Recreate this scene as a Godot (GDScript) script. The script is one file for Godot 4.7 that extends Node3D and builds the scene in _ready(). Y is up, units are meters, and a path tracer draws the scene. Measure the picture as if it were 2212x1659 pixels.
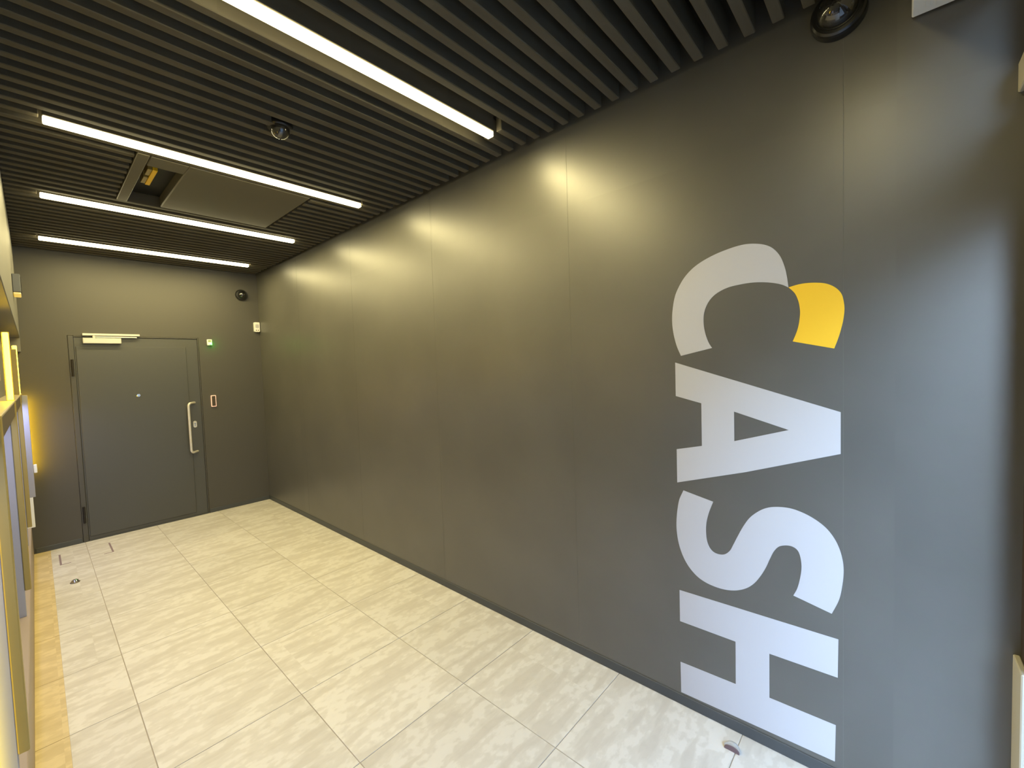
extends Node3D
# A bank self-service lobby: dark panelled wall with sideways CASH lettering, slatted ceiling
# with light strips, steel door at the far end, cash machines along the left.

const R := 1.983        # inner face of the right wall (x)
const BACK := -6.123    # inner face of the back wall (z)
const FRONT := 0.292    # inner face of the entrance wall (z)
const SLAT_Y := 2.91    # underside of the ceiling slats
const FACE := -0.062    # face of the bulkhead over the machines (x)

var M := {}
var counts := {}
var rng := RandomNumberGenerator.new()
var led_lights := []


func _ready() -> void:
	rng.seed = 7
	camera_and_sky()
	materials()
	floor_and_walls()
	ceiling_slats()
	back_door()
	entrance()
	left_wall()
	for k in 5:
		light_strip(k)
	lettering()
	cash_machines()
	yellow_bars()
	dome_cameras()
	small_fittings()
	air_conditioner()


# ------------------------------------------------------------------ camera, sky, light
func camera_and_sky() -> void:
	var cam := Camera3D.new()
	cam.name = "camera"
	cam.fov = 83.76
	cam.near = 0.02
	var yaw := deg_to_rad(48.1251)
	var pitch := deg_to_rad(-2.5483)
	var roll := deg_to_rad(-1.959)
	var f := Vector3(sin(yaw) * cos(pitch), sin(pitch), -cos(yaw) * cos(pitch))
	var r0 := Vector3(cos(yaw), 0, sin(yaw))
	var u0 := r0.cross(f)
	var r := r0 * cos(roll) + u0 * sin(roll)
	var u := u0 * cos(roll) - r0 * sin(roll)
	cam.transform = Transform3D(Basis(r, u, -f), Vector3(0, 1.65, 0))
	cam.current = true
	add_child(cam)
	var e := Environment.new()
	var s := ProceduralSkyMaterial.new()
	s.sky_top_color = Color(0.56, 0.70, 0.90)
	s.sky_horizon_color = Color(0.84, 0.90, 0.97)
	s.ground_horizon_color = Color(0.62, 0.66, 0.70)
	s.ground_bottom_color = Color(0.30, 0.31, 0.33)
	s.sky_energy_multiplier = SKY
	s.ground_energy_multiplier = SKY
	var sky := Sky.new()
	sky.sky_material = s
	e.background_mode = Environment.BG_SKY
	e.sky = sky
	e.tonemap_mode = Environment.TONE_MAPPER_LINEAR
	e.tonemap_exposure = 1.0
	e.sdfgi_enabled = true
	e.ssao_enabled = true
	e.ssil_enabled = true
	# soft daylight from the bright side of the sky, slanting in through the entrance
	var sun := DirectionalLight3D.new()
	sun.name = "sun"
	sun.light_color = Color(0.78, 0.90, 1.0)
	sun.light_energy = 1.7
	sun.light_angular_distance = 24.0
	sun.shadow_enabled = true
	sun.sky_mode = DirectionalLight3D.SKY_MODE_LIGHT_ONLY
	sun.look_at_from_position(Vector3.ZERO, Vector3(2.2, -0.83, -1.0), Vector3.UP)
	add_child(sun)
	var w := WorldEnvironment.new()
	w.name = "environment"
	w.environment = e
	add_child(w)

const SKY := 3.6
const STRIP := 3.25              # energy of one ceiling strip at one metre
const WARM := Color(1.0, 0.925, 0.65)
const YELLOW := Color(1.0, 0.80, 0.05)
const BLUE := Color(0.72, 0.76, 1.0)


func area(at: Vector3, facing: Vector3, size: Vector2, col: Color, energy: float, parent: Node = self) -> void:
	var l := AreaLight3D.new()
	l.name = "area_light"
	l.area_size = size
	l.light_color = col
	l.light_energy = energy
	l.area_normalize_energy = true
	l.area_range = 12.0
	l.area_attenuation = 2.0
	l.shadow_enabled = true
	var z := -facing.normalized()
	var up := Vector3.UP if absf(z.y) < 0.9 else Vector3.FORWARD
	var x := up.cross(z).normalized()
	l.transform = Transform3D(Basis(x, z.cross(x), z), at)
	parent.add_child(l, true)


# ------------------------------------------------------------------ naming helpers
func numbered(n: String) -> String:
	if not counts.has(n):
		counts[n] = 0
		return n
	counts[n] += 1
	return "%s_%03d" % [n, counts[n]]


func tag(o: Node, label: String, category: String, group := "") -> Node:
	o.set_meta("label", label)
	o.set_meta("category", category)
	if group != "":
		o.set_meta("group", group)
	return o


func thing(called: String, label: String, category: String, at := Vector3.ZERO, group := "") -> Node3D:
	var o := Node3D.new()
	o.name = numbered(called)
	o.position = at
	add_child(o)
	tag(o, label, category, group)
	return o


func obj(called: String, st: SurfaceTool, mat: Material, parent: Node = self, at := Vector3.ZERO) -> MeshInstance3D:
	return inst(called, st.commit(), mat, parent, at)


func inst(called: String, mesh: Mesh, mat: Material, parent: Node = self, at := Vector3.ZERO) -> MeshInstance3D:
	var m := MeshInstance3D.new()
	m.name = numbered(called) if parent == self else called
	m.mesh = mesh
	m.material_override = mat
	m.position = at
	parent.add_child(m, true)
	return m


func struct(o: Node, label: String) -> Node:
	o.set_meta("kind", "structure")
	o.set_meta("label", label)
	return o


# ------------------------------------------------------------------ shapes
func new_st() -> SurfaceTool:
	var st := SurfaceTool.new()
	st.begin(Mesh.PRIMITIVE_TRIANGLES)
	return st


func tri(st: SurfaceTool, a: Vector3, b: Vector3, c: Vector3, n: Vector3) -> void:
	var pts := [a, b, c]
	if (b - a).cross(c - a).dot(n) > 0:
		pts = [a, c, b]
	for p: Vector3 in pts:
		st.set_normal(n)
		var an := n.abs()
		var uv := Vector2(p.x, p.z)
		if an.x >= an.y and an.x >= an.z:
			uv = Vector2(p.z, -p.y)
		elif an.z > an.y:
			uv = Vector2(p.x, -p.y)
		st.set_uv(uv)
		st.add_vertex(p)


func quad(st: SurfaceTool, a: Vector3, b: Vector3, c: Vector3, d: Vector3) -> void:
	var n := (c - a).cross(d - b).normalized()
	quad_n(st, a, b, c, d, n)


func quad_n(st: SurfaceTool, a: Vector3, b: Vector3, c: Vector3, d: Vector3, n: Vector3) -> void:
	tri(st, a, b, c, n)
	tri(st, a, c, d, n)


# a box from lo to hi with chamfered edges
func box(st: SurfaceTool, lo: Vector3, hi: Vector3, bev := 0.0) -> void:
	var c := (lo + hi) * 0.5
	var h := (hi - lo) * 0.5
	var b := minf(bev, minf(h.x, minf(h.y, h.z)) * 0.9)
	for ax in 3:
		var u := (ax + 1) % 3
		var v := (ax + 2) % 3
		for s: float in [-1.0, 1.0]:
			var n := Vector3.ZERO
			n[ax] = s
			var q := []
			for k: Vector2 in [Vector2(-1, -1), Vector2(1, -1), Vector2(1, 1), Vector2(-1, 1)]:
				var p := c
				p[ax] += s * h[ax]
				p[u] += k.x * (h[u] - b)
				p[v] += k.y * (h[v] - b)
				q.append(p)
			quad_n(st, q[0], q[1], q[2], q[3], n)
	if b <= 0.0:
		return
	for ax in 3:           # chamfers along axis ax
		var u := (ax + 1) % 3
		var v := (ax + 2) % 3
		for su: float in [-1.0, 1.0]:
			for sv: float in [-1.0, 1.0]:
				var n := Vector3.ZERO
				n[u] = su
				n[v] = sv
				var q := []
				for k: Vector2 in [Vector2(-1, 0), Vector2(1, 0), Vector2(1, 1), Vector2(-1, 1)]:
					var p := c
					p[ax] += k.x * (h[ax] - b)
					p[u] += su * (h[u] - b * k.y)
					p[v] += sv * (h[v] - b * (1.0 - k.y))
					q.append(p)
				quad_n(st, q[0], q[1], q[2], q[3], n.normalized())
	for sx: float in [-1.0, 1.0]:
		for sy: float in [-1.0, 1.0]:
			for sz: float in [-1.0, 1.0]:
				var s := Vector3(sx, sy, sz)
				var k := c + s * h
				tri(st, k - Vector3(0, sy, sz) * b, k - Vector3(sx, 0, sz) * b, k - Vector3(sx, sy, 0) * b, s.normalized())


func boxed(lo: Vector3, hi: Vector3, bev := 0.0) -> SurfaceTool:
	var st := new_st()
	box(st, lo, hi, bev)
	return st


# profile: (radius, height) pairs turned about an axis through "at"
func lathe(st: SurfaceTool, profile: Array, at: Vector3, axis: Vector3, seg := 40, from := 0.0, to := TAU) -> void:
	var y := axis.normalized()
	var x := y.cross(Vector3.FORWARD if absf(y.z) < 0.9 else Vector3.UP).normalized()
	var z := x.cross(y)
	for i in profile.size() - 1:
		var p0: Vector2 = profile[i]
		var p1: Vector2 = profile[i + 1]
		var d := (p1 - p0).normalized()
		for k in seg:
			var quadp := []
			var nrm := []
			for j: Vector2i in [Vector2i(0, 0), Vector2i(1, 0), Vector2i(1, 1), Vector2i(0, 1)]:
				var a := from + (to - from) * float(k + j.x) / seg
				var p: Vector2 = p1 if j.y else p0
				var o := x * cos(a) + z * sin(a)
				quadp.append(at + o * p.x + y * p.y)
				nrm.append((o * d.y - y * d.x).normalized())
			for t: Array in [[0, 1, 2], [0, 2, 3]]:
				var order := t
				if (quadp[t[1]] - quadp[t[0]]).cross(quadp[t[2]] - quadp[t[0]]).dot(nrm[t[0]]) > 0:
					order = [t[0], t[2], t[1]]
				for m: int in order:
					st.set_normal(nrm[m])
					st.set_uv(Vector2(0, 0))
					st.add_vertex(quadp[m])


# a round bar along a polyline
func tube(st: SurfaceTool, path: Array, r: float, seg := 14) -> void:
	var rings := []
	var last := Vector3.ZERO
	for i in path.size():
		var a: Vector3 = path[maxi(i - 1, 0)]
		var b: Vector3 = path[mini(i + 1, path.size() - 1)]
		var t := (b - a).normalized()
		if i == 0:
			last = t.cross(Vector3.UP if absf(t.y) < 0.9 else Vector3.RIGHT).normalized()
		last = (last - t * last.dot(t)).normalized()
		var w := t.cross(last)
		var ring := []
		for k in seg:
			var g := TAU * k / seg
			ring.append([path[i] + (last * cos(g) + w * sin(g)) * r, last * cos(g) + w * sin(g)])
		rings.append(ring)
	for i in path.size() - 1:
		for k in seg:
			var q := [rings[i][k], rings[i][(k + 1) % seg], rings[i + 1][(k + 1) % seg], rings[i + 1][k]]
			for t: Array in [[0, 1, 2], [0, 2, 3]]:
				var o := t
				if (q[t[1]][0] - q[t[0]][0]).cross(q[t[2]][0] - q[t[0]][0]).dot(q[t[0]][1]) > 0:
					o = [t[0], t[2], t[1]]
				for m: int in o:
					st.set_normal(q[m][1])
					st.set_uv(Vector2.ZERO)
					st.add_vertex(q[m][0])
	for e: int in [0, path.size() - 1]:
		var n: Vector3 = (path[0] - path[1]).normalized() if e == 0 else (path[e] - path[e - 1]).normalized()
		for k in seg:
			tri(st, path[e], rings[e][k][0], rings[e][(k + 1) % seg][0], n)


# an outline in the plane (u, v) thickened along w
func slab(outline: PackedVector2Array, at: Vector3, u: Vector3, v: Vector3, w: Vector3) -> SurfaceTool:
	var st := new_st()
	var wn := w.normalized()
	var idx := Geometry2D.triangulate_polygon(outline)
	for i in range(0, idx.size(), 3):
		var p := []
		for k in 3:
			p.append(at + u * outline[idx[i + k]].x + v * outline[idx[i + k]].y)
		tri(st, p[0] + w, p[1] + w, p[2] + w, wn)
		tri(st, p[0], p[1], p[2], -wn)
	var cw := Geometry2D.is_polygon_clockwise(outline)
	for i in outline.size():
		var a := outline[i]
		var b := outline[(i + 1) % outline.size()]
		var d := (b - a).normalized()
		var o2 := Vector2(d.y, -d.x) if not cw else Vector2(-d.y, d.x)
		var A := at + u * a.x + v * a.y
		var B := at + u * b.x + v * b.y
		quad_n(st, A, B, B + w, A + w, (u * o2.x + v * o2.y).normalized())
	return st


func rounded(w: float, h: float, r: float, seg := 6) -> PackedVector2Array:
	var o := PackedVector2Array()
	for c in 4:
		var k := Vector2([1, -1, -1, 1][c] * (w * 0.5 - r), [1, 1, -1, -1][c] * (h * 0.5 - r))
		for i in seg + 1:
			var a := (c + float(i) / seg) * PI / 2
			o.append(k + Vector2(cos(a), sin(a)) * r)
	return o


# ------------------------------------------------------------------ materials
func mat(col: Color, rough := 0.5, metal := 0.0, spec := 0.5) -> StandardMaterial3D:
	var m := StandardMaterial3D.new()
	m.albedo_color = col
	m.roughness = rough
	m.metallic = metal
	m.metallic_specular = spec
	return m


func lamp(col: Color, strength: float) -> StandardMaterial3D:
	var m := mat(Color(0.9, 0.9, 0.9), 0.4)
	m.emission_enabled = true
	m.emission = col
	m.emission_energy_multiplier = strength
	return m


func noise_img(size: int, freq: float, sx: float, seed_: int, lo: Color, hi: Color, sharp := 1.0) -> ImageTexture:
	var a := FastNoiseLite.new()
	a.seed = seed_
	a.noise_type = FastNoiseLite.TYPE_SIMPLEX_SMOOTH
	a.frequency = freq
	a.fractal_octaves = 5
	var im := Image.create(size, size, false, Image.FORMAT_RGB8)
	for y in size:
		for x in size:
			var t := clampf(0.5 + 0.75 * sharp * a.get_noise_2d(x * sx, y), 0.0, 1.0)
			im.set_pixel(x, y, lo.lerp(hi, t))
	im.generate_mipmaps()
	return ImageTexture.create_from_image(im)


# stone-look porcelain: cloudy base, ragged paler patches and streaks drawn out along the tile
func tile_texture(size: int) -> ImageTexture:
	var cloud := FastNoiseLite.new()
	cloud.seed = 3
	cloud.noise_type = FastNoiseLite.TYPE_SIMPLEX_SMOOTH
	cloud.frequency = 0.004
	cloud.fractal_octaves = 3
	var streak := FastNoiseLite.new()
	streak.seed = 11
	streak.noise_type = FastNoiseLite.TYPE_SIMPLEX_SMOOTH
	streak.frequency = 0.016
	streak.fractal_octaves = 5
	var fleck := FastNoiseLite.new()
	fleck.seed = 23
	fleck.noise_type = FastNoiseLite.TYPE_SIMPLEX_SMOOTH
	fleck.frequency = 0.03
	fleck.fractal_octaves = 4
	var base := Color(0.80, 0.78, 0.735)
	var pale := Color(0.86, 0.845, 0.81)
	var dark := Color(0.75, 0.725, 0.675)
	var im := Image.create(size, size, false, Image.FORMAT_RGB8)
	for y in size:
		for x in size:
			var c := cloud.get_noise_2d(x, y)
			var s := streak.get_noise_2d(x * 0.22, y)
			var k := fleck.get_noise_2d(x * 0.7, y)
			var t := smoothstep(-0.02, 0.30, s + 0.5 * c + 0.6 * k - 0.04)
			var d := smoothstep(0.05, 0.35, -s - 0.3 * c)
			var col := base.lerp(pale, 0.55 * t).lerp(dark, 0.6 * d)
			col = col.lightened(0.03 * k) if k > 0 else col.darkened(-0.03 * k)
			im.set_pixel(x, y, col)
	im.generate_mipmaps()
	return ImageTexture.create_from_image(im)


func materials() -> void:
	# wall paint: satin anthracite with a barely visible unevenness
	var wp := mat(Color(1, 1, 1), 0.40, 0.0, 0.85)
	wp.albedo_texture = noise_img(512, 0.008, 1.0, 5, Color(0.318, 0.312, 0.292), Color(0.348, 0.342, 0.320))
	wp.uv1_triplanar = true
	wp.uv1_world_triplanar = true
	wp.uv1_scale = Vector3(0.4, 0.4, 0.4)
	M.wall = wp
	M.wall_back = mat(Color(0.295, 0.286, 0.267), 0.6)
	M.black = mat(Color(0.05, 0.05, 0.05), 0.9)
	var sl := mat(Color(1, 1, 1), 0.75, 0.0, 0.3)
	sl.albedo_texture = noise_img(256, 0.02, 0.2, 9, Color(0.33, 0.308, 0.258), Color(0.372, 0.35, 0.295))
	sl.uv1_triplanar = true
	sl.uv1_scale = Vector3(2, 2, 2)
	M.slat = sl
	var tt := tile_texture(1024)
	M.tiles = []
	for k in 8:
		var t := mat(Color(1, 1, 1).darkened(0.015 * (k % 3)), 0.42, 0.0, 0.4)
		t.albedo_texture = tt
		t.uv1_scale = Vector3(0.62, 0.62, 1)
		t.uv1_offset = Vector3(rng.randf(), rng.randf(), 0)
		M.tiles.append(t)
	var bt := mat(Color(0.98, 0.91, 0.73), 0.42, 0.0, 0.4)  # floor colour tinted ochre for the strip along the plinth
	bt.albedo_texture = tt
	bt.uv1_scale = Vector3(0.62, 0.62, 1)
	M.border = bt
	M.grout = mat(Color(0.65, 0.61, 0.54), 0.9)
	M.skirt = mat(Color(0.27, 0.28, 0.285), 0.5)
	M.seam = mat(Color(0.425, 0.42, 0.40), 0.6)
	M.door = mat(Color(0.295, 0.295, 0.283), 0.42)
	M.frame = mat(Color(0.285, 0.28, 0.265), 0.45)
	M.rubber = mat(Color(0.12, 0.10, 0.09), 0.8)
	M.steel = mat(Color(0.88, 0.86, 0.82), 0.38, 0.45)
	M.silver = mat(Color(0.78, 0.77, 0.74), 0.42, 0.35)
	M.chrome = mat(Color(0.92, 0.91, 0.90), 0.08, 1.0)
	M.white = mat(Color(0.92, 0.92, 0.90), 0.45)
	M.letter = mat(Color(0.735, 0.73, 0.745), 0.5)
	M.letter_yellow = mat(Color(0.97, 0.78, 0.17), 0.5)
	M.beige = mat(Color(0.43, 0.425, 0.41), 0.6)
	M.brown = mat(Color(0.23, 0.19, 0.15), 0.6)
	M.plaster = mat(Color(0.72, 0.70, 0.64), 0.8)
	M.dome = mat(Color(0.02, 0.02, 0.022), 0.04, 0.0, 0.7)
	M.dome.clearcoat_enabled = true
	M.dome.clearcoat = 0.6
	M.cam_base = mat(Color(0.10, 0.10, 0.10), 0.30)
	M.olive = mat(Color(0.60, 0.53, 0.30), 0.45, 0.1)
	M.panel = mat(Color(0.60, 0.60, 0.63), 0.5)
	M.plinth = mat(Color(0.62, 0.56, 0.50), 0.5)
	M.hood = mat(Color(0.33, 0.29, 0.25), 0.5)
	M.hood_top = mat(Color(0.62, 0.58, 0.50), 0.5)
	M.body = mat(Color(0.36, 0.37, 0.39), 0.45)
	M.dark = mat(Color(0.08, 0.08, 0.085), 0.4)
	M.cassette = mat(Color(0.37, 0.35, 0.285), 0.55)
	M.tape = mat(Color(0.52, 0.45, 0.46), 0.7)
	M.pavement = mat(Color(0.40, 0.40, 0.39), 0.9)
	M.glass = mat(Color(0.85, 0.92, 0.92, 0.08), 0.0)
	M.glass.transparency = BaseMaterial3D.TRANSPARENCY_ALPHA
	M.glass_tint = mat(Color(0.62, 0.56, 0.44, 0.56), 0.0)
	M.glass_tint.transparency = BaseMaterial3D.TRANSPARENCY_ALPHA
	M.yellow_reflection = mat(Color(0.95, 0.76, 0.10), 0.5)  # painted reflection of the yellow light bars
	M.pink_reflection = mat(Color(0.78, 0.62, 0.40), 0.5)
	M.tube = lamp(WARM.lerp(Color.WHITE, 0.25), 14.0)
	M.yellow_glow = lamp(YELLOW, 18.0)
	M.blue_glow = lamp(BLUE, 3.0)
	M.green_glow = lamp(Color(0.1, 1.0, 0.25), 3.0)
	M.red_glow = lamp(Color(1.0, 0.40, 0.34), 0.40)
	M.screen = lamp(Color(0.35, 0.45, 0.75), 0.5)


# ------------------------------------------------------------------ floor and walls
func floor_and_walls() -> void:
	var fl := obj("floor", boxed(Vector3(-0.9, -0.2, BACK - 0.2), Vector3(R + 0.2, -0.003, FRONT + 0.25)), M.grout)
	struct(fl, "pale beige stone-look tiled floor")
	var xs := [0.020, 0.260, 0.826, 1.407, R]
	var z := 0.098
	var rows := []
	while z > BACK:
		rows.append(z)
		z -= 0.590
	rows.insert(0, FRONT + 0.2)
	rows.append(BACK)
	var g := 0.0017
	for i in rows.size() - 1:
		var z1: float = rows[i]
		var z0: float = rows[i + 1]
		for c in 4:
			var st := boxed(Vector3(xs[c] + (g if c else 0.0), -0.010, z0 + g), Vector3(xs[c + 1] - g, 0.0, z1 - g), 0.0008)
			obj("tile", st, M.tiles[rng.randi() % 8], fl)
		obj("ochre_strip", boxed(Vector3(-0.088, -0.010, z0 + g), Vector3(0.020, 0.0, z1 - g), 0.0004), M.border, fl).set_meta("label", "ochre-tinted floor strip along the plinth")

	# right wall: painted boards about 1.19 m wide with filled joints
	var wr := obj("wall_right", boxed(Vector3(R + 0.0006, -0.2, BACK - 0.2), Vector3(R + 0.2, 3.2, FRONT + 0.25)), M.seam)
	struct(wr, "dark anthracite panelled wall on the right")
	var seams := [FRONT + 0.24, -0.142, -1.329, -2.519, -3.706, -4.894, BACK]
	for i in seams.size() - 1:
		obj("wall_panel", boxed(Vector3(R, 0.0, seams[i + 1] + 0.0008), Vector3(R + 0.0006, 3.15, seams[i] - 0.0008), 0.0), M.wall, wr)
	var br := obj("baseboard_right", boxed(Vector3(R - 0.005, 0.0, BACK), Vector3(R + 0.001, 0.05, FRONT), 0.002), M.skirt)
	struct(br, "low dark skirting strip under the lettered wall")

	# back wall with the door opening
	var dl := 0.246
	var dr := 1.322
	var dt := 2.095
	var st := new_st()
	box(st, Vector3(-0.9, -0.2, BACK - 0.2), Vector3(dl, 3.2, BACK))
	box(st, Vector3(dr, -0.2, BACK - 0.2), Vector3(R + 0.006, 3.2, BACK))
	box(st, Vector3(dl, dt, BACK - 0.2), Vector3(dr, 3.2, BACK))
	var wb := obj("wall_back", st, M.wall_back)
	struct(wb, "dark end wall around the steel door")
	st = new_st()
	box(st, Vector3(dr + 0.004, 0.0, BACK - 0.001), Vector3(R - 0.005, 0.05, BACK + 0.006), 0.002)
	box(st, Vector3(-0.075, 0.0, BACK - 0.001), Vector3(dl - 0.004, 0.05, BACK + 0.006), 0.002)
	struct(obj("baseboard_back", st, M.skirt), "low dark skirting strip of the end wall")

	# left wall behind the machines
	var wl := obj("wall_left", boxed(Vector3(-0.9, -0.2, BACK), Vector3(-0.7, 3.2, FRONT + 0.25)), M.beige)
	struct(wl, "wall behind the cash machines")
	obj("bulkhead", boxed(Vector3(-0.7, 2.06, BACK), Vector3(FACE, 3.15, FRONT), 0.003), M.beige, wl).set_meta("label", "beige bulkhead over the machines")
	obj("sign_panel", boxed(Vector3(-0.7, 1.545, BACK), Vector3(-0.156, 2.06, FRONT), 0.002), M.beige, wl)
	obj("jamb", boxed(Vector3(-0.13, 1.93, BACK), Vector3(FACE, 2.06, BACK + 0.05), 0.002), M.beige, wl)

	# ceiling above the slats
	var ce := obj("ceiling", boxed(Vector3(-0.9, 3.15, BACK - 0.2), Vector3(R + 0.2, 3.3, FRONT + 0.25)), M.black)
	struct(ce, "black ceiling hung with dark slats")
	M.ceiling_node = ce


const STRIP_Z := [-1.642, -3.043, -4.286, -5.580, -0.090]
const STRIP_X0 := 0.098
const STRIP_X1 := 1.730


func ceiling_slats() -> void:
	var ce: Node = M.ceiling_node
	var pitch := 0.0969
	var full := boxed(Vector3(FACE, 0, -0.04), Vector3(R - 0.033, 0.11, 0.0), 0.003).commit()
	var left := boxed(Vector3(FACE, 0, -0.04), Vector3(0.455, 0.11, 0.0), 0.003).commit()
	var right := boxed(Vector3(1.43, 0, -0.04), Vector3(R - 0.033, 0.11, 0.0), 0.003).commit()
	var stub_l := boxed(Vector3(FACE, 0, -0.04), Vector3(STRIP_X0 - 0.012, 0.11, 0.0), 0.003).commit()
	var stub_r := boxed(Vector3(STRIP_X1 + 0.012, 0, -0.04), Vector3(R - 0.033, 0.11, 0.0), 0.003).commit()
	var z := -0.217 + pitch * 4
	while z > BACK + 0.05:
		var kinds := [full]
		for s: float in STRIP_Z:
			if z > s - 0.030 and z - 0.04 < s + 0.030:
				kinds = [stub_l, stub_r]
		if z < -3.16 and z - 0.04 > -4.10:
			kinds = [left, right]
		for k: Mesh in kinds:
			inst("slat", k, M.slat, ce, Vector3(0, SLAT_Y, z))
		z -= pitch


func back_door() -> void:
	var d := Node3D.new()
	d.name = "door_1"
	d.position = Vector3(0, 0, BACK)
	add_child(d)
	struct(d, "dark grey steel security door in the end wall")
	var st := new_st()
	box(st, Vector3(0.248, 0.0, -0.12), Vector3(0.288, 2.093, 0.004), 0.003)
	box(st, Vector3(1.308, 0.0, -0.12), Vector3(1.320, 2.093, 0.004), 0.003)
	box(st, Vector3(0.288, 2.080, -0.12), Vector3(1.308, 2.093, 0.004), 0.003)
	obj("door_frame", st, M.frame, d)
	obj("door_leaf", boxed(Vector3(0.2895, 0.008, -0.07), Vector3(1.3065, 2.0785, -0.004), 0.002), M.door, d)
	obj("leaf_panel", boxed(Vector3(0.300, 0.045, -0.0041), Vector3(1.196, 1.985, 0.003), 0.003), M.door, d)
	obj("threshold", boxed(Vector3(0.2885, 0.0, -0.10), Vector3(1.3075, 0.007, 0.006), 0.002), M.skirt, d)
	for y: float in [0.28, 1.77]:
		st = new_st()
		lathe(st, [Vector2(0, -0.085), Vector2(0.010, -0.083), Vector2(0.010, -0.003), Vector2(0.0085, -0.001), Vector2(0.0085, 0.001), Vector2(0.010, 0.003), Vector2(0.010, 0.083), Vector2(0, 0.085)], Vector3(0.268, y, 0.012), Vector3.UP, 16)
		obj("hinge", st, M.rubber, d)
	# cranked pull handle: mounts on the stile, grip set off towards the middle of the leaf
	var p := []
	var y0 := 0.762
	var y1 := 1.335
	p.append(Vector3(1.248, y1, -0.012))
	p.append(Vector3(1.222, y1, 0.025))
	for i in 7:
		var a := PI / 2 * i / 6
		p.append(Vector3(1.197 - 0.025 * sin(a), y1 - 0.035 + 0.035 * cos(a), 0.055 + 0.012 * sin(a)))
	for i in 7:
		var a := PI / 2 * i / 6
		p.append(Vector3(1.197 - 0.025 * cos(a), y0 + 0.035 - 0.035 * sin(a), 0.055 + 0.012 * cos(a)))
	p.append(Vector3(1.222, y0, 0.025))
	p.append(Vector3(1.248, y0, -0.012))
	st = new_st()
	tube(st, p, 0.0125, 16)
	obj("pull_handle", st, M.steel, d).set_meta("label", "brushed steel pull handle")
	var lk := obj("lock_plate", slab(rounded(0.034, 0.078, 0.0165), Vector3(1.236, 1.083, -0.004), Vector3.RIGHT, Vector3.UP, Vector3(0, 0, 0.009)), M.silver, d)
	st = new_st()
	lathe(st, [Vector2(0.0085, 0), Vector2(0.0085, 0.003), Vector2(0.0075, 0.004), Vector2(0, 0.004)], Vector3(1.236, 1.090, 0.005), Vector3.BACK, 20)
	box(st, Vector3(1.232, 1.062, 0.004), Vector3(1.240, 1.076, 0.007), 0.001)
	obj("lock_cylinder", st, M.chrome, lk)
	st = new_st()
	lathe(st, [Vector2(0.017, 0), Vector2(0.017, 0.003), Vector2(0.014, 0.006), Vector2(0.008, 0.006), Vector2(0.006, 0.004), Vector2(0, 0.0045)], Vector3(0.752, 1.459, 0.003), Vector3.BACK, 28)
	obj("peephole", st, M.chrome, d)
	# overhead closer: body on the leaf, slide rail above, arm between them
	var cb := obj("door_closer", boxed(Vector3(0.352, 2.014, -0.002), Vector3(0.642, 2.070, 0.042), 0.004), M.silver, d)
	obj("slide_rail", boxed(Vector3(0.352, 2.094, 0.0), Vector3(0.795, 2.117, 0.030), 0.003), M.silver, cb)
	st = new_st()
	box(st, Vector3(0.425, 2.076, 0.010), Vector3(0.770, 2.088, 0.026), 0.002)
	lathe(st, [Vector2(0.010, 0), Vector2(0.010, 0.026)], Vector3(0.436, 2.070, 0.018), Vector3.UP, 16)
	obj("closer_arm", st, M.steel, cb)


# entrance behind the camera: glazed door in a dark wall, the pavement beyond
const OX0 := 0.10
const OX1 := 1.86
const OY := 2.17        # door head
const TY0 := 2.40       # transom light
const TY1 := 2.95


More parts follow.
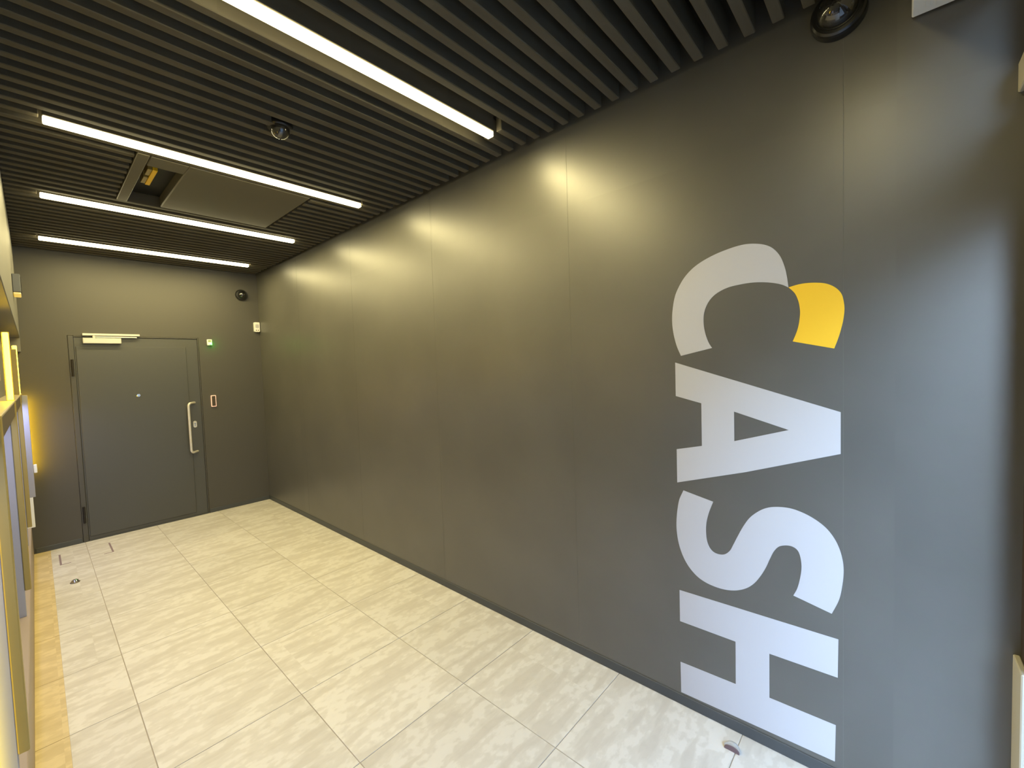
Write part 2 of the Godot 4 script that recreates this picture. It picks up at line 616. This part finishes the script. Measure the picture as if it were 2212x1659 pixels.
func entrance() -> void:
	var st := new_st()
	box(st, Vector3(-0.9, -0.2, FRONT), Vector3(OX0, 3.2, FRONT + 0.25))
	box(st, Vector3(OX1, -0.2, FRONT), Vector3(R + 0.006, 3.2, FRONT + 0.25))
	box(st, Vector3(OX0, OY, FRONT), Vector3(OX1, TY0, FRONT + 0.25))
	box(st, Vector3(OX0, TY1, FRONT), Vector3(OX1, 3.2, FRONT + 0.25))
	struct(obj("wall_front", st, M.brown), "dark brown entrance wall at the near end")
	struct(obj("trim_1", boxed(Vector3(R - 0.12, 0.0, FRONT - 0.016), Vector3(R, 0.70, FRONT), 0.003), M.plaster), "pale low block in the near corner")
	struct(obj("trim_2", boxed(Vector3(R - 0.12, 2.40, FRONT - 0.026), Vector3(R, 2.485, FRONT), 0.003), M.plaster), "pale block high in the near corner")
	var d := Node3D.new()
	d.name = "door_2"
	d.position = Vector3(0, 0, FRONT + 0.12)
	add_child(d)
	struct(d, "glazed entrance door behind the viewer")
	st = new_st()
	box(st, Vector3(OX0, 0.0, -0.03), Vector3(OX0 + 0.06, OY, 0.03), 0.004)
	box(st, Vector3(OX1 - 0.06, 0.0, -0.03), Vector3(OX1, OY, 0.03), 0.004)
	box(st, Vector3(OX0 + 0.06, OY - 0.06, -0.03), Vector3(OX1 - 0.06, OY, 0.03), 0.004)
	box(st, Vector3(OX0 + 0.06, 0.0, -0.03), Vector3(OX1 - 0.06, 0.06, 0.03), 0.004)
	obj("door_frame", st, M.frame, d)
	obj("pane", boxed(Vector3(OX0 + 0.055, 0.055, -0.004), Vector3(OX1 - 0.055, OY - 0.055, 0.004)), M.glass, d)
	var tr := Node3D.new()
	tr.name = "window_1"
	tr.position = Vector3(0, 0, FRONT + 0.12)
	add_child(tr)
	struct(tr, "fixed transom light over the entrance door")
	st = new_st()
	box(st, Vector3(OX0, TY0, -0.03), Vector3(OX0 + 0.05, TY1, 0.03), 0.004)
	box(st, Vector3(OX1 - 0.05, TY0, -0.03), Vector3(OX1, TY1, 0.03), 0.004)
	box(st, Vector3(OX0 + 0.05, TY1 - 0.05, -0.03), Vector3(OX1 - 0.05, TY1, 0.03), 0.004)
	box(st, Vector3(OX0 + 0.05, TY0, -0.03), Vector3(OX1 - 0.05, TY0 + 0.05, 0.03), 0.004)
	obj("window_frame", st, M.frame, tr)
	obj("pane", boxed(Vector3(OX0 + 0.045, TY0 + 0.045, -0.004), Vector3(OX1 - 0.045, TY1 - 0.045, 0.004)), M.glass_tint, tr)
	var gr := obj("ground", boxed(Vector3(-12, -0.25, FRONT + 0.25), Vector3(14, -0.02, 16)), M.pavement)
	struct(gr, "grey pavement outside the entrance")
	var fb := obj("facade", boxed(Vector3(-12, -0.02, 9.0), Vector3(14, 6.5, 12.0)), M.plaster)
	struct(fb, "plain facade across the street")
	for i in 6:
		for j in 2:
			obj("window", boxed(Vector3(-10 + i * 4.0, 0.9 + j * 3.0, 8.97), Vector3(-8.4 + i * 4.0, 2.7 + j * 3.0, 9.02)), M.dark, fb)


# ------------------------------------------------------------------ left side details
func left_wall() -> void:
	# plinth the machines stand on
	struct(obj("trim_3", boxed(Vector3(-0.7, 0.0, BACK + 0.01), Vector3(-0.088, 0.30, FRONT), 0.003), M.plinth), "grey-beige plinth under the cash machines")
	var labels := ["pale notice plate on the yellow-lit panel, left of the bright light bar", "pale notice plate right of the bright yellow light bar", "small pale plate at the far end of the yellow-lit panel"]
	var zz := [-3.32, -4.55, -5.62]
	for k in 3:
		var st := boxed(Vector3(-0.156, 1.80, zz[k] - 0.07), Vector3(-0.150, 1.92, zz[k] + 0.07), 0.001)
		var pl := thing("notice_plate", labels[k], "sign", Vector3.ZERO, "notice plates over the machines")
		obj("plate", st, M.white, pl)
		obj("plate", boxed(Vector3(-0.156, 1.66, zz[k] - 0.07), Vector3(-0.150, 1.77, zz[k] + 0.07), 0.001), M.plinth, pl)
	# small grey box on the bulkhead face
	var b := thing("wall_speaker", "small grey box high on the left bulkhead, yellow along its bottom", "speaker", Vector3(FACE, 2.27, -4.75))
	obj("housing", boxed(Vector3(0, 0.016, -0.11), Vector3(0.040, 0.145, 0.11), 0.004), M.body, b)
	obj("front_grille", boxed(Vector3(0.040, 0.03, -0.09), Vector3(0.043, 0.13, 0.09), 0.001), M.dark, b)
	obj("underside_glow", boxed(Vector3(0.002, 0.005, -0.10), Vector3(0.038, 0.016, 0.10), 0.003), lamp(YELLOW, 0.6), b)  # yellow light on the underside, put in as a glowing strip


const FIN_Z := [-2.13, -3.75, -5.34, -5.96]


func cash_machines() -> void:
	var lab := [
		"cash machine closest to the entrance, its edge glowing yellow at floor level",
		"cash machine bay lit blue, between the two olive-edged fins",
		"cash machine bay behind the second olive-edged fin",
		"narrow cash machine at the far end beside the end wall"]
	for k in 4:
		var z1: float = -0.55 if k == 0 else FIN_Z[k - 1] - 0.03
		var z0: float = FIN_Z[k]
		var a := thing("cash_machine", lab[k], "cash machine", Vector3(-0.4, 0.30, (z0 + z1) * 0.5), "cash machines along the left wall")
		var hz := (z1 - z0) * 0.5
		var x := 0.4           # wall coordinates to this node's
		var zc := (z0 + z1) * 0.5
		# body with fascia set back under the hood
		obj("body", boxed(Vector3(-0.29, 0.0, -hz + 0.03), Vector3(0.16, 1.154, hz), 0.004), M.body, a)
		obj("fascia", boxed(Vector3(0.16, 0.72, -minf(0.26, hz * 0.7)), Vector3(0.172, 1.02, minf(0.26, hz * 0.7)), 0.004), M.panel, a)
		obj("screen", boxed(Vector3(0.172, 0.78, -minf(0.17, hz * 0.5)), Vector3(0.175, 1.0, minf(0.17, hz * 0.5)), 0.001), M.screen, a)
		obj("counter", boxed(Vector3(0.16, 0.60, -hz + 0.03), Vector3(0.235, 0.64, hz), 0.004), M.panel, a)
		var kp := obj("keypad", boxed(Vector3(0.172, 0.64, -0.07), Vector3(0.222, 0.652, 0.07), 0.002), M.steel, a)
		for r in 4:
			for c in 4:
				obj("key", boxed(Vector3(0.175 + r * 0.0115, 0.652, -0.062 + c * 0.032), Vector3(0.184 + r * 0.0115, 0.656, -0.036 + c * 0.032), 0.001), M.silver, kp)
		# hood across the bay
		obj("hood", boxed(Vector3(-0.29, 1.155, -hz + 0.03), Vector3(x - 0.080, 1.232, hz), 0.004), M.hood, a)
		obj("hood_cap", boxed(Vector3(-0.29, 1.232, -hz + 0.03), Vector3(x - 0.076, 1.244, hz), 0.003), M.hood_top, a)
		var w := hz * 0.8
		obj("hood_light", boxed(Vector3(0.19, 1.149, -w), Vector3(0.27, 1.155, w), 0.001), M.blue_glow, a)
		area(Vector3(0.23, 1.147, 0), Vector3.DOWN, Vector2(0.08, 2 * w), BLUE, 0.50, a)
		# privacy fin at the far end of the bay
		obj("side_panel", boxed(Vector3(-0.29, 0.0 if k < 3 else 0.28, -hz), Vector3(x - (0.100 if k < 3 else 0.045), 1.244 if k < 3 else 1.225, -hz + 0.03), 0.002), M.panel, a)
		if k == 3:
			obj("side_foot", boxed(Vector3(-0.29, 0.0, -hz), Vector3(x - 0.062, 0.279, -hz + 0.03), 0.002), M.white, a)
			obj("tab", boxed(Vector3(x - 0.044, 0.50, -hz + 0.004), Vector3(x - 0.022, 0.58, -hz + 0.026), 0.004), M.white, a)
		if k < 3:
			obj("edge_trim", boxed(Vector3(x - 0.100, 0.15, -hz - 0.02), Vector3(x - 0.074, 1.246, -hz + 0.034), 0.003), M.olive, a)


func yellow_bars() -> void:
	var lab := ["vertical yellow light bar nearest the entrance, cut by the photo's edge", "bright vertical yellow light bar standing on the second fin", "vertical yellow light bar on the far fin, mostly turned away"]
	for k in 3:
		var z: float = FIN_Z[k]
		var bx: float = [-0.133, -0.093, -0.090][k]
		var b := thing("light_bar", lab[k], "light bar", Vector3(bx, 1.546, z), "yellow light bars above the fins")
		if k < 2:
			obj("housing", boxed(Vector3(-0.015, 0.0, -0.034), Vector3(0.015, 0.39, -0.021), 0.002), M.olive, b)
			obj("diffuser", boxed(Vector3(-0.012, 0.0, -0.02), Vector3(0.012, 0.385, 0.012), 0.004), M.yellow_glow, b)
			area(Vector3(0.0, 0.19, 0.014), Vector3.BACK, Vector2(0.022, 0.37), YELLOW, 0.05, b)
		else:
			obj("housing", boxed(Vector3(-0.044, 0.0, 0.0), Vector3(0.010, 0.37, 0.014), 0.002), M.olive, b)
			obj("diffuser", boxed(Vector3(-0.012, 0.0, -0.022), Vector3(0.014, 0.40, -0.001), 0.004), M.yellow_glow, b)
			area(Vector3(0.0, 0.2, -0.024), Vector3.FORWARD, Vector2(0.022, 0.37), YELLOW, 0.05, b)
	# bar low on the near face of the nearest fin
	var n := thing("light_bar", "glaring yellow light bar low in the bottom left corner", "light bar", Vector3(-0.150, 0.302, FIN_Z[0] + 0.05), "yellow light bars above the fins")
	n.remove_meta("group")
	obj("diffuser", boxed(Vector3(-0.012, 0.0, -0.012), Vector3(0.012, 1.0, 0.012), 0.004), lamp(Color(1.0, 0.88, 0.22), 5.0), n)
	area(Vector3(0.014, 0.5, 0), Vector3(1, 0, 0), Vector2(0.022, 0.98), YELLOW, 0.003, n)
	# bar hidden behind the last panel, washing the end wall
	var h := thing("light_bar", "hidden yellow light bar washing the end wall beside the machines", "light bar", Vector3(-0.075, 0.80, BACK + 0.09), "")
	obj("diffuser", boxed(Vector3(-0.012, 0.0, -0.012), Vector3(0.012, 0.70, 0.012), 0.004), M.yellow_glow, h)
	area(Vector3(0.0, 0.35, -0.014), Vector3.FORWARD, Vector2(0.022, 0.68), YELLOW, 0.20, h)


# ------------------------------------------------------------------ ceiling lights
func light_strip(k: int) -> void:
	var lab := ["long white light strip closest to the viewer, running off the top edge", "second light strip, just in front of the ceiling air conditioner", "third light strip, behind the ceiling air conditioner", "shortest-looking light strip, last before the end wall", "added unseen light strip at the entrance end, warming the lettered wall"]
	var x1 := STRIP_X1 if k < 4 else 1.15  # last strip is out of view, added to warm the near wall
	var len := x1 - STRIP_X0
	var t := thing("ceiling_light", lab[k], "light", Vector3((STRIP_X0 + x1) * 0.5, SLAT_Y, STRIP_Z[k]), "light strips between the ceiling slats")
	obj("housing", boxed(Vector3(-len / 2, 0.002, -0.025), Vector3(len / 2, 0.235, 0.025), 0.002), M.slat, t)
	obj("diffuser", boxed(Vector3(-len / 2, -0.026, -0.021), Vector3(len / 2, 0.002, 0.021), 0.004), M.tube, t)
	area(Vector3(0, -0.0275, 0), Vector3.DOWN, Vector2(len - 0.11, 0.040), WARM, STRIP if k < 4 else STRIP * 0.22, t)


# ------------------------------------------------------------------ lettering
func smooth(pts: Array, corners: Array) -> PackedVector2Array:
	# Catmull-Rom through the points, kept sharp at the given corners
	var o := PackedVector2Array()
	var n := pts.size()
	for i in n:
		var p1: Vector2 = pts[i]
		var p2: Vector2 = pts[(i + 1) % n]
		if i in corners and (i + 1) % n in corners:
			o.append(p1)
			continue
		var p0: Vector2 = p1 * 2 - p2 if i in corners else pts[(i - 1 + n) % n]
		var p3: Vector2 = p2 * 2 - p1 if (i + 1) % n in corners else pts[(i + 2) % n]
		for s in 5:
			o.append(p1.cubic_interpolate(p2, p0, p3, s / 5.0))
	return o


func pairs(flat: Array) -> Array:
	var o := []
	for i in range(0, flat.size(), 2):
		o.append(Vector2(flat[i], flat[i + 1]))
	return o


func letter(called: String, outline: PackedVector2Array, m: Material, parent: Node) -> void:
	# outline in (z, y) on the wall; a millimetre-thick foil
	obj(called, slab(outline, Vector3(R + 0.0002, 0, 0), Vector3(0, 0, 1), Vector3.UP, Vector3(-0.0014, 0, 0)), m, parent)


func lettering() -> void:
	var g := "white CASH letters on the dark wall"
	var white := pairs(W1) + pairs(W2)
	var c := thing("wall_letter", "giant sideways letter C, white with a yellow tip, topmost on the dark wall", "letter", Vector3.ZERO, g)
	letter("white_stroke", smooth(white, [0, 20, 34]), M.letter, c)
	letter("yellow_stroke", smooth(pairs(Y1), [0, 12, 13]), M.letter_yellow, c)
	# A: two slanted legs and a bar; the counter is closed off by splitting the shape in two halves along its axis
	var a := thing("wall_letter", "giant sideways white letter A between the C and the S", "letter", Vector3.ZERO, g)
	var up := PackedVector2Array(pairs([-0.759, 1.635, -0.150, 1.434, -0.150, 1.355, -0.313, 1.355, -0.512, 1.419, -0.512, 1.355, -0.6455, 1.355, -0.6455, 1.450, -0.759, 1.480]))
	var lo := PackedVector2Array(pairs([-0.759, 1.074, -0.470, 1.164, -0.150, 1.278, -0.150, 1.355, -0.313, 1.355, -0.512, 1.292, -0.512, 1.355, -0.6455, 1.355, -0.6455, 1.258, -0.759, 1.231]))
	var st := slab(up, Vector3(R + 0.0002, 0, 0), Vector3(0, 0, 1), Vector3.UP, Vector3(-0.0014, 0, 0))
	st.append_from(slab(lo, Vector3(R + 0.0002, 0, 0), Vector3(0, 0, 1), Vector3.UP, Vector3(-0.0014, 0, 0)).commit(), 0, Transform3D.IDENTITY)
	obj("stroke", st, M.letter, a)
	var s := thing("wall_letter", "giant sideways white letter S between the A and the H", "letter", Vector3.ZERO, g)
	letter("stroke", smooth(pairs(S1) + pairs(S2), [0, 1, 27, 28]), M.letter, s)
	var h := thing("wall_letter", "giant sideways white letter H, lowest, reaching down to the skirting", "letter", Vector3.ZERO, g)
	letter("stroke", PackedVector2Array(pairs([-0.757, 0.559, -0.157, 0.566, -0.159, 0.415, -0.387, 0.410, -0.388, 0.219, -0.165, 0.223, -0.168, 0.076, -0.757, 0.059, -0.758, 0.208, -0.517, 0.215, -0.516, 0.408, -0.757, 0.408])), M.letter, h)

const W1 := [-0.732, 1.665, -0.751, 1.712, -0.765, 1.772, -0.770, 1.828, -0.766, 1.884, -0.755, 1.938, -0.737, 1.978, -0.711, 2.017, -0.676, 2.050, -0.635, 2.074, -0.585, 2.093, -0.536, 2.105, -0.490, 2.112, -0.451, 2.112, -0.413, 2.104, -0.383, 2.091, -0.359, 2.071, -0.338, 2.038]
const W2 := [-0.324, 1.995, -0.317, 1.957, -0.312, 1.915, -0.336, 1.930, -0.366, 1.941, -0.402, 1.949, -0.439, 1.953, -0.485, 1.952, -0.531, 1.946, -0.573, 1.929, -0.601, 1.906, -0.620, 1.875, -0.630, 1.838, -0.630, 1.793, -0.623, 1.754, -0.611, 1.719, -0.597, 1.694]
const Y1 := [-0.312, 1.915, -0.285, 1.921, -0.257, 1.923, -0.224, 1.920, -0.193, 1.912, -0.167, 1.895, -0.149, 1.871, -0.142, 1.845, -0.139, 1.813, -0.142, 1.776, -0.149, 1.739, -0.158, 1.704, -0.169, 1.670, -0.299, 1.704, -0.288, 1.733, -0.280, 1.762, -0.275, 1.799, -0.275, 1.828, -0.280, 1.859, -0.290, 1.887, -0.302, 1.904]
const S1 := [-0.731, 1.041, -0.601, 1.012, -0.621, 0.955, -0.632, 0.902, -0.632, 0.846, -0.623, 0.809, -0.605, 0.786, -0.580, 0.780, -0.555, 0.787, -0.534, 0.809, -0.520, 0.840, -0.502, 0.882, -0.481, 0.928, -0.455, 0.972, -0.422, 1.006, -0.390, 1.027, -0.354, 1.038, -0.312, 1.041, -0.272, 1.033, -0.233, 1.016, -0.200, 0.993, -0.176, 0.965, -0.158, 0.930, -0.146, 0.887, -0.141, 0.839, -0.145, 0.781, -0.155, 0.721]
const S2 := [-0.177, 0.659, -0.301, 0.688, -0.287, 0.724, -0.277, 0.773, -0.273, 0.816, -0.278, 0.857, -0.288, 0.879, -0.307, 0.888, -0.330, 0.885, -0.351, 0.874, -0.368, 0.850, -0.383, 0.813, -0.398, 0.772, -0.418, 0.730, -0.441, 0.693, -0.471, 0.662, -0.511, 0.639, -0.553, 0.628, -0.596, 0.627, -0.641, 0.635, -0.678, 0.653, -0.713, 0.687, -0.740, 0.733, -0.758, 0.790, -0.766, 0.855, -0.763, 0.922, -0.752, 0.990]


# ------------------------------------------------------------------ security domes
func dome(label: String, at: Vector3, axis: Vector3, r: float) -> void:
	var t := thing("security_camera", label, "security camera", at)
	var st := new_st()
	lathe(st, [Vector2(0, 0), Vector2(r, 0), Vector2(r, r * 0.30), Vector2(r * 0.97, r * 0.42), Vector2(r * 0.90, r * 0.50), Vector2(r * 0.74, r * 0.52)], Vector3.ZERO, axis, 48)
	obj("base", st, M.cam_base, t)
	st = new_st()
	lathe(st, [Vector2(r * 0.78, r * 0.50), Vector2(r * 0.78, r * 0.56), Vector2(r * 0.70, r * 0.57)], Vector3.ZERO, axis, 48)
	obj("trim_ring", st, M.cam_base, t)
	var prof := []
	for i in 15:
		var a := PI / 2 * i / 14
		prof.append(Vector2(r * 0.72 * cos(a), r * 0.54 + r * 0.72 * sin(a)))
	st = new_st()
	lathe(st, prof, Vector3.ZERO, axis, 48)
	obj("dome", st, M.dome, t)


func dome_cameras() -> void:
	dome("glossy black dome camera hanging between the ceiling slats", Vector3(0.925, SLAT_Y + 0.035, -2.385), Vector3.DOWN, 0.064)
	dome("black dome camera on the lettered wall, cut by the top edge", Vector3(R, 2.850, -0.155), Vector3(-1, 0, 0), 0.082)
	dome("small black dome camera high on the end wall", Vector3(1.795, 2.640, BACK), Vector3(0, 0, 1), 0.066)


func small_fittings() -> void:
	# door release button with a green light
	var e := thing("release_button", "tiny white button box with a green light beside the door top", "button", Vector3(1.427, 2.043, BACK))
	obj("housing", slab(rounded(0.048, 0.070, 0.006), Vector3.ZERO, Vector3.RIGHT, Vector3.UP, Vector3(0, 0, 0.022)), M.white, e)
	obj("ring", slab(rounded(0.030, 0.026, 0.008), Vector3(0, 0.014, 0.022), Vector3.RIGHT, Vector3.UP, Vector3(0, 0, 0.002)), M.plinth, e)
	var gl := new_st()
	lathe(gl, [Vector2(0.016, 0), Vector2(0.015, 0.006), Vector2(0.009, 0.012), Vector2(0, 0.014)], Vector3(0.007, -0.017, 0.022), Vector3.BACK, 20)
	obj("green_light", gl, M.green_glow, e)
	var o := OmniLight3D.new()
	o.name = "glow"
	o.light_color = Color(0.1, 1.0, 0.25)
	o.light_energy = 0.006
	o.light_size = 0.01
	o.omni_range = 5.0
	o.omni_attenuation = 2.0
	o.shadow_enabled = true
	o.position = Vector3(0.020, -0.022, 0.042)
	e.add_child(o)
	# card reader with a red rim
	var c := thing("card_reader", "small dark card reader with a red glowing rim beside the door handle", "card reader", Vector3(1.432, 1.340, BACK))
	obj("rim", slab(rounded(0.052, 0.138, 0.008), Vector3.ZERO, Vector3.RIGHT, Vector3.UP, Vector3(0, 0, 0.014)), M.red_glow, c)
	obj("face", slab(rounded(0.036, 0.118, 0.004), Vector3(0, 0, 0.0139), Vector3.RIGHT, Vector3.UP, Vector3(0, 0, 0.003)), M.brown, c)
	for k in 6:
		obj("key_row", boxed(Vector3(-0.012, -0.045 + k * 0.016, 0.0168), Vector3(0.012, -0.037 + k * 0.016, 0.0185), 0.001), M.hood, c)
	# motion sensor in the corner
	var s := thing("motion_sensor", "small white motion sensor in the corner right of the door", "sensor", Vector3(1.945, 2.245, BACK))
	obj("housing", slab(rounded(0.062, 0.122, 0.010), Vector3.ZERO, Vector3.RIGHT, Vector3.UP, Vector3(0, 0, 0.036)), M.white, s)
	obj("lens", slab(rounded(0.040, 0.045, 0.008), Vector3(0, 0.012, 0.036), Vector3.RIGHT, Vector3.UP, Vector3(0, 0, 0.003)), M.letter, s)
	for k: float in [-0.012, 0.012]:
		var h := new_st()
		lathe(h, [Vector2(0.006, 0), Vector2(0.006, 0.002), Vector2(0, 0.002)], Vector3(k, -0.042, 0.036), Vector3.BACK, 14)
		obj("port", h, M.hood, s)
	# half-dome door stop by the lettered wall
	var d := thing("door_stop", "half-round chrome door stop on the floor beneath the letter H", "door stop", Vector3(1.868, 0.0, -0.505))
	d.rotation.y = 0.0
	var st := new_st()
	var prof := [Vector2(0.031, 0), Vector2(0.031, 0.008)]
	for i in 9:
		var a := PI / 2 * i / 8
		prof.append(Vector2(0.031 * cos(a), 0.008 + 0.024 * sin(a)))
	lathe(st, prof, Vector3.ZERO, Vector3.UP, 24, PI * 0.5, PI * 1.5)
	var full := PackedVector2Array()
	for p: Vector2 in prof:
		full.append(p)
	for i in range(prof.size() - 2, -1, -1):
		full.append(Vector2(-prof[i].x, prof[i].y))
	var outl := PackedVector2Array()
	for p: Vector2 in prof:
		outl.append(p * Vector2(0.93, 0.62))
	for i in range(prof.size() - 2, -1, -1):
		outl.append(Vector2(-prof[i].x * 0.93, prof[i].y * 0.62))
	st.append_from(slab(full, Vector3(0.001, 0, 0), Vector3(0, 0, 1), Vector3.UP, Vector3(-0.001, 0, 0)).commit(), 0, Transform3D.IDENTITY)
	obj("half_dome", st, M.silver, d)
	obj("rubber_face", slab(outl, Vector3(0, 0, 0), Vector3(0, 0, 1), Vector3.UP, Vector3(-0.005, 0, 0)), mat(Color(0.42, 0.34, 0.35), 0.5), d)
	# small round stop near the machines
	var r := thing("door_stop", "tiny shiny round door stop on the floor in front of the machines", "door stop", Vector3(0.135, 0.0, -4.985))
	st = new_st()
	lathe(st, [Vector2(0.026, 0), Vector2(0.026, 0.006), Vector2(0.021, 0.016), Vector2(0.012, 0.022), Vector2(0, 0.024)], Vector3.ZERO, Vector3.UP, 28)
	obj("cap", st, M.chrome, r)
	st = new_st()
	lathe(st, [Vector2(0.030, 0), Vector2(0.030, 0.004), Vector2(0.026, 0.005)], Vector3.ZERO, Vector3.UP, 28)
	obj("foot_ring", st, M.hood, r)
	# corner marks taped on the floor in front of the door
	var names := ["left corner mark of greyish tape on the floor before the door", "right corner mark of greyish tape on the floor before the door"]
	for k in 2:
		var x: float = [0.066, 0.423][k]
		var sx: float = [1.0, -1.0][k]
		var t := PackedVector2Array(pairs([0.0, 5.89, 0.0, 5.55, sx * 0.07, 5.55, sx * 0.07, 5.562, sx * 0.013, 5.562, sx * 0.013, 5.89]))
		tag(obj("floor_tape", slab(t, Vector3(x, 0.0, 0), Vector3.RIGHT, Vector3(0, 0, -1), Vector3(0, 0.0007, 0)), M.tape), names[k], "tape", "tape corner marks before the door")
	# white louvred unit over the entrance, only its end in view
	var a := thing("air_curtain", "white louvred air curtain over the entrance, cut by the top edge", "air curtain", Vector3(1.30, 2.732, 0.165))
	obj("housing", boxed(Vector3(-0.60, 0.002, -0.13), Vector3(0.675, 0.17, 0.125), 0.003), M.white, a)
	for k in 9:
		obj("louvre", boxed(Vector3(-0.57, 0.0, -0.100 + k * 0.024), Vector3(0.645, 0.003, -0.088 + k * 0.024), 0.001), M.white, a)


func air_conditioner() -> void:
	var a := thing("air_conditioner", "flat grey ceiling air conditioner set among the slats", "air conditioner", Vector3(1.02, SLAT_Y, -3.63))
	# frame bar, dark intake with light-bar reflections painted as strips, wide cover panel
	obj("frame_bar", boxed(Vector3(-0.560, -0.004, -0.46), Vector3(-0.505, 0.11, 0.46), 0.003), M.cassette, a)
	obj("intake", boxed(Vector3(-0.505, 0.075, -0.45), Vector3(-0.31, 0.11, 0.45), 0.002), M.dark, a)
	obj("cover_panel", boxed(Vector3(-0.32, 0.0, -0.45), Vector3(0.40, 0.10, 0.45), 0.006), M.cassette, a)
	obj("cover_panel", boxed(Vector3(-0.50, 0.0, 0.30), Vector3(-0.32, 0.10, 0.45), 0.004), M.cassette, a)
	obj("tag", boxed(Vector3(-0.450, 0.030, -0.12), Vector3(-0.425, 0.075, 0.17), 0.002), M.yellow_reflection, a).set_meta("label", "yellow light bar reflection painted as a bright strip")
	obj("tag", boxed(Vector3(-0.475, 0.030, -0.10), Vector3(-0.452, 0.075, 0.02), 0.002), M.olive, a)  # fainter pair of bar reflections, painted as olive strips
	obj("tag", boxed(Vector3(-0.475, 0.030, 0.06), Vector3(-0.452, 0.075, 0.17), 0.002), M.olive, a)
